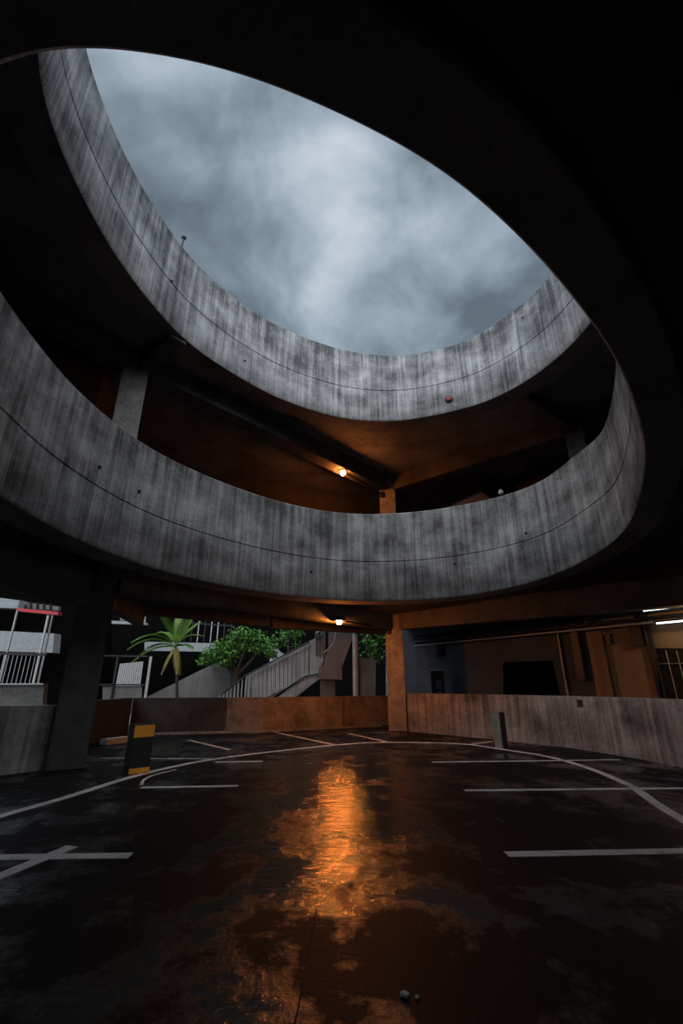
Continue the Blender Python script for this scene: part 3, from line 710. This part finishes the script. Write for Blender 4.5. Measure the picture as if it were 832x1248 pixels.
def palm():
    base = at(219, 850, 20.5); base.z = 0; crown = at(214, 789, 20.5)
    t = empty('palm_tree', base, 'small palm with long arching yellow green fronds left of the tree', 'palm')
    mb = MB(); mb.tube([base, base.lerp(crown, .6)+Vector((.03, 0, 0)), crown], .07, 10, .05); mb.build('trunk', m_bark, t)
    def frond(dx, dy, rise, length, droop, m, w=.24):
        mb = MB(); mb.open = True; d = Vector((dx, dy, 0)).normalized(); side = Vector((-d.y, d.x, 0)); n = 30; pts = []
        for k in range(n+1):
            f = k/n; pts.append(crown+d*(length*f*(.55+.45*f) if rise > 1 else length*f)+Vector((0, 0, rise*length*f-droop*length*f*f)))
        mb.tube(pts, .018, 5, .005)
        for k in range(3, n+1):
            f = k/n; p = pts[k]; tan = (pts[k]-pts[k-1]).normalized(); wl_ = w*math.sin(math.pi*min(1, .12+f*.86))+.05
            for sgn in (-1, 1):
                tip = p+side*sgn*wl_+tan*wl_*.9+Vector((0, 0, -.22*wl_)); mid = p.lerp(tip, .5)+Vector((0, 0, .05))
                wv = tan*.015
                mb.add([p-wv, p+wv, mid+wv*1.3, tip, mid-wv*1.3], [(0, 1, 2, 3, 4)])
        mb.build('frond', m, t)
    for dx, dy, r, L, dr in ((-1, -.2, .72, 1.75, .78), (-1, .3, .5, 1.8, .75), (-.9, -.8, .95, 1.7, .9), (-.8, .6, 1.1, 1.5, .7), (-.35, -.9, 1.5, 1.25, .5), (.2, .3, 2.2, .75, .3), (.5, -.5, 1.7, .95, .4), (.9, .2, 1.2, 1.0, .75), (-.15, .6, 2.3, .8, .2), (1, -.4, .6, .8, .7), (-1, -.5, .25, 1.5, .65), (.7, .6, 1.5, .9, .35)):
        frond(dx, dy, r, L*1.08, dr, m_frond)
    for dx, dy in ((-.5, -.6), (.4, -.5), (.2, .6)): frond(dx, dy, -1.0, .5, 1.2, m_frond_dry, .12)
palm()

# ------------------------------------------------------------------ building on the right, behind the low wall
def bquad(mb, px, off, th):
    mb.prism([onb(x, y, off) for x, y in px], -BN*th)
    return mb
swall('wall_building', [tuple((BP0-BD*1.2)[:2]), tuple(onb(718, 800)[:2])], 0, 3.98, .3 if BN.dot(Vector((-BD.y, BD.x, 0))) < 0 else -.3, m_bldg)
swall('wall_building_tan', [tuple(onb(718.5, 800)[:2]), tuple((BP1+BD*9)[:2])], 0, 3.98, .3 if BN.dot(Vector((-BD.y, BD.x, 0))) < 0 else -.3, m_tan)
mb = MB(); bquad(mb, [(613, 807), (672, 805), (682, 848), (682, 875), (613, 875)], .03, .06); tag(mb.build('window_1', m_dkbldg), kind='structure')
t = empty('door', onb(815, 860, .05), 'barred dark door in the tan wall at the right edge', 'door')
mb = MB(); bquad(mb, [(797, 789), (870, 789), (870, 905), (812, 905)], .04, .05); mb.build('opening', m_hole, t)
for a in ((811, 793, 824, 851), (824, 793, 838, 851), (838, 793, 852, 851)):
    mb = MB(); p = onb(a[0], a[1], .08); mb.tube([p, (p.x, p.y, .1)], .014, 8); mb.build('bar', m_steel, t)
mb = MB(); mb.tube([onb(801, 809, .09), onb(866, 808, .09)], .012, 8); mb.build('cross_bar', m_steel, t)
mb = MB(); bquad(mb, [(794, 787), (872, 787), (872, 790), (794, 790)], .07, .08); mb.build('lintel', m_tan, t)
def vpipe(px, py, off, r, m, label, z0=.02, z1=3.6, boxed=None):
    p = onb(px, py, off); mb = MB()
    if boxed: mb.box((p.x, p.y, (z0+z1)/2), (boxed, boxed, z1-z0), math.atan2(BD.y, BD.x))
    else: mb.tube([(p.x, p.y, z0), (p.x, p.y, z1)], r, 12)
    tag(mb.build('wall_pipe', m), label, 'pipe')
vpipe(741, 806, .12, .045, m_black, 'single black vertical pipe between the boxed duct and the twin pipes')
vpipe(794, 806, .12, .04, m_black, 'left pipe of the black twin pipes beside the barred door')
vpipe(800.5, 806, .12, .035, m_black, 'right pipe of the black twin pipes beside the barred door')
vpipe(685, 806, .10, .035, m_steel, 'slim pale grey vertical pipe right of the dark window')
vpipe(707, 806, .15, .1, m_black, 'dark boxed duct hanging where grey wall meets tan wall', z0=1.55, boxed=.24)
for nm, px, lb in (('junction_box', (776, 775), 'dark box at the top of the wall left of the twin pipes'), ('junction_box', (742, 779), 'small dark box at the top of the single black pipe')):
    c = onb(px[0], px[1], .13); mb = MB(); mb.box(c, (.34 if px[0] > 760 else .16, .16, .55 if px[0] > 760 else .32), math.atan2(BD.y, BD.x)); tag(mb.build(nm, m_black, bevel=.01), lb, 'box')
for k, (z, off, r, lb) in enumerate(((3.42, .35, .05, 'highest black pipe along the wall under the ceiling on the right'), (3.28, .50, .04, 'second black pipe from the top under the ceiling on the right'), (3.15, .30, .045, 'third black pipe from the top under the ceiling on the right'), (3.02, .40, .035, 'lowest grey pipe along the wall under the ceiling on the right'))):
    p = BP0+BN*off+BD*1.0; q = BP1+BN*off+BD*5; mb = MB(); mb.tube([(p.x, p.y, z), (q.x, q.y, z)], r, 12); tag(mb.build('ceiling_pipe', m_steel if k == 3 else m_darkmetal), lb, 'pipe')
# fluorescent battens
for (px, py), z, on, lb in (((812, 741), 3.30, 1, 'upper fluorescent batten under the ceiling at the right edge'), ((829, 757), 2.95, 0, 'lower fluorescent batten under the pipes at the right edge')):
    r = ray(px, py); tt = (z-CAMZ)/r.z; c = Vector((r.x*tt, r.y*tt, z)); 
    t = empty('fluorescent_light', c, lb, 'ceiling light'); d = BD
    mb = MB(); mb.bar(c-d*.6+Vector((0, 0, .04)), c+d*.6+Vector((0, 0, .04)), .12, .04); mb.build('housing', m_darkmetal, t)
    mb = MB(); mb.tube([c-d*.57, c+d*.57], .022, 10); mb.build('tube', m_tubelit, t)
# warm bulkhead lamp
c = onb(856, 752, 1.3); c.z = 3.1
t = empty('pendant_lamp', c, 'warm pendant lamp under the ceiling past the barred door', 'lamp')
mb = MB(); mb.tube([c+Vector((0, 0, .06)), c+Vector((0, 0, .85))], .02, 8); mb.build('stem', m_darkmetal, t)
mb = MB(); mb.lathe(c, [(.16, .0), (.12, .05), (.04, .08)], 18); mb.build('lamp_shade', m_darkmetal, t)
mb = MB(); mb.lathe(c, [(.01, -.1), (.06, -.08), (.08, -.04), (.06, -.005)], 18); mb.build('bulb', m_bulkhead, t)

# upright sign totem with a lit top and a small keypad
c = onb(533, 830, .8); t = empty('pay_terminal', (c.x, c.y, 0), 'black upright pay terminal with pale top edge behind the right low wall', 'terminal', rz=math.radians(-8))
mb = MB(); mb.box((0, 0, .97), (.50, .3, 1.94)); mb.build('body', m_black, t, bevel=.02, local=1)
mb = MB(); mb.box((0, -.01, 1.965), (.46, .3, .05)); mb.build('top_light', m_white, t, bevel=.01, local=1)
mb = MB(); mb.box((.03, -.16, 1.40), (.22, .02, .34)); mb.build('screen', m_bldg, t, local=1)
for i in range(3):
    for j in range(3):
        mb = MB(); mb.box((-.04+.07*i, -.165, 1.14-.07*j), (.045, .03, .045)); mb.build('key', m_steel, t, local=1)
c = onb(530, 792, .25); mb = MB(); mb.box(c, (.55, .35, .5), math.atan2(BD.y, BD.x)); tag(mb.build('wall_unit', m_bldg, bevel=.015), 'grey boxy unit mounted high on the wall above the pay terminal', 'box')
c = gnd(735, 905); 
mb = MB(); cc = Vector((5.62, 11.75, .95)); mb.box((5.66, 11.72, 1.0), (.10, .18, .16), math.radians(18)); tag(mb.build('socket_box', m_black, bevel=.01), 'small dark box near the top of the right low wall', 'box')

# repeats of one kind carry one group phrase
GROUPS = {'painted_line': 'white lines painted on the floor', 'concrete_column': 'square concrete columns', 'concrete_beam': 'concrete beams under the decks',
          'lamp': 'orange lamps on arms', 'canopy_post': 'posts under the red canopy beam', 'wall_pipe': 'vertical pipes on the building wall',
          'ceiling_pipe': 'pipes under the ceiling on the right', 'fluorescent_light': 'fluorescent battens at the right edge',
          'junction_box': 'dark boxes on the building wall', 'pebble': 'pebbles on the wet floor', 'shrub': 'shrubs behind the back wall', 'building': 'dark buildings outside'}
for o in S.objects:
    g = GROUPS.get(o.name.split('.')[0])
    if g and o.parent is None: o['group'] = g
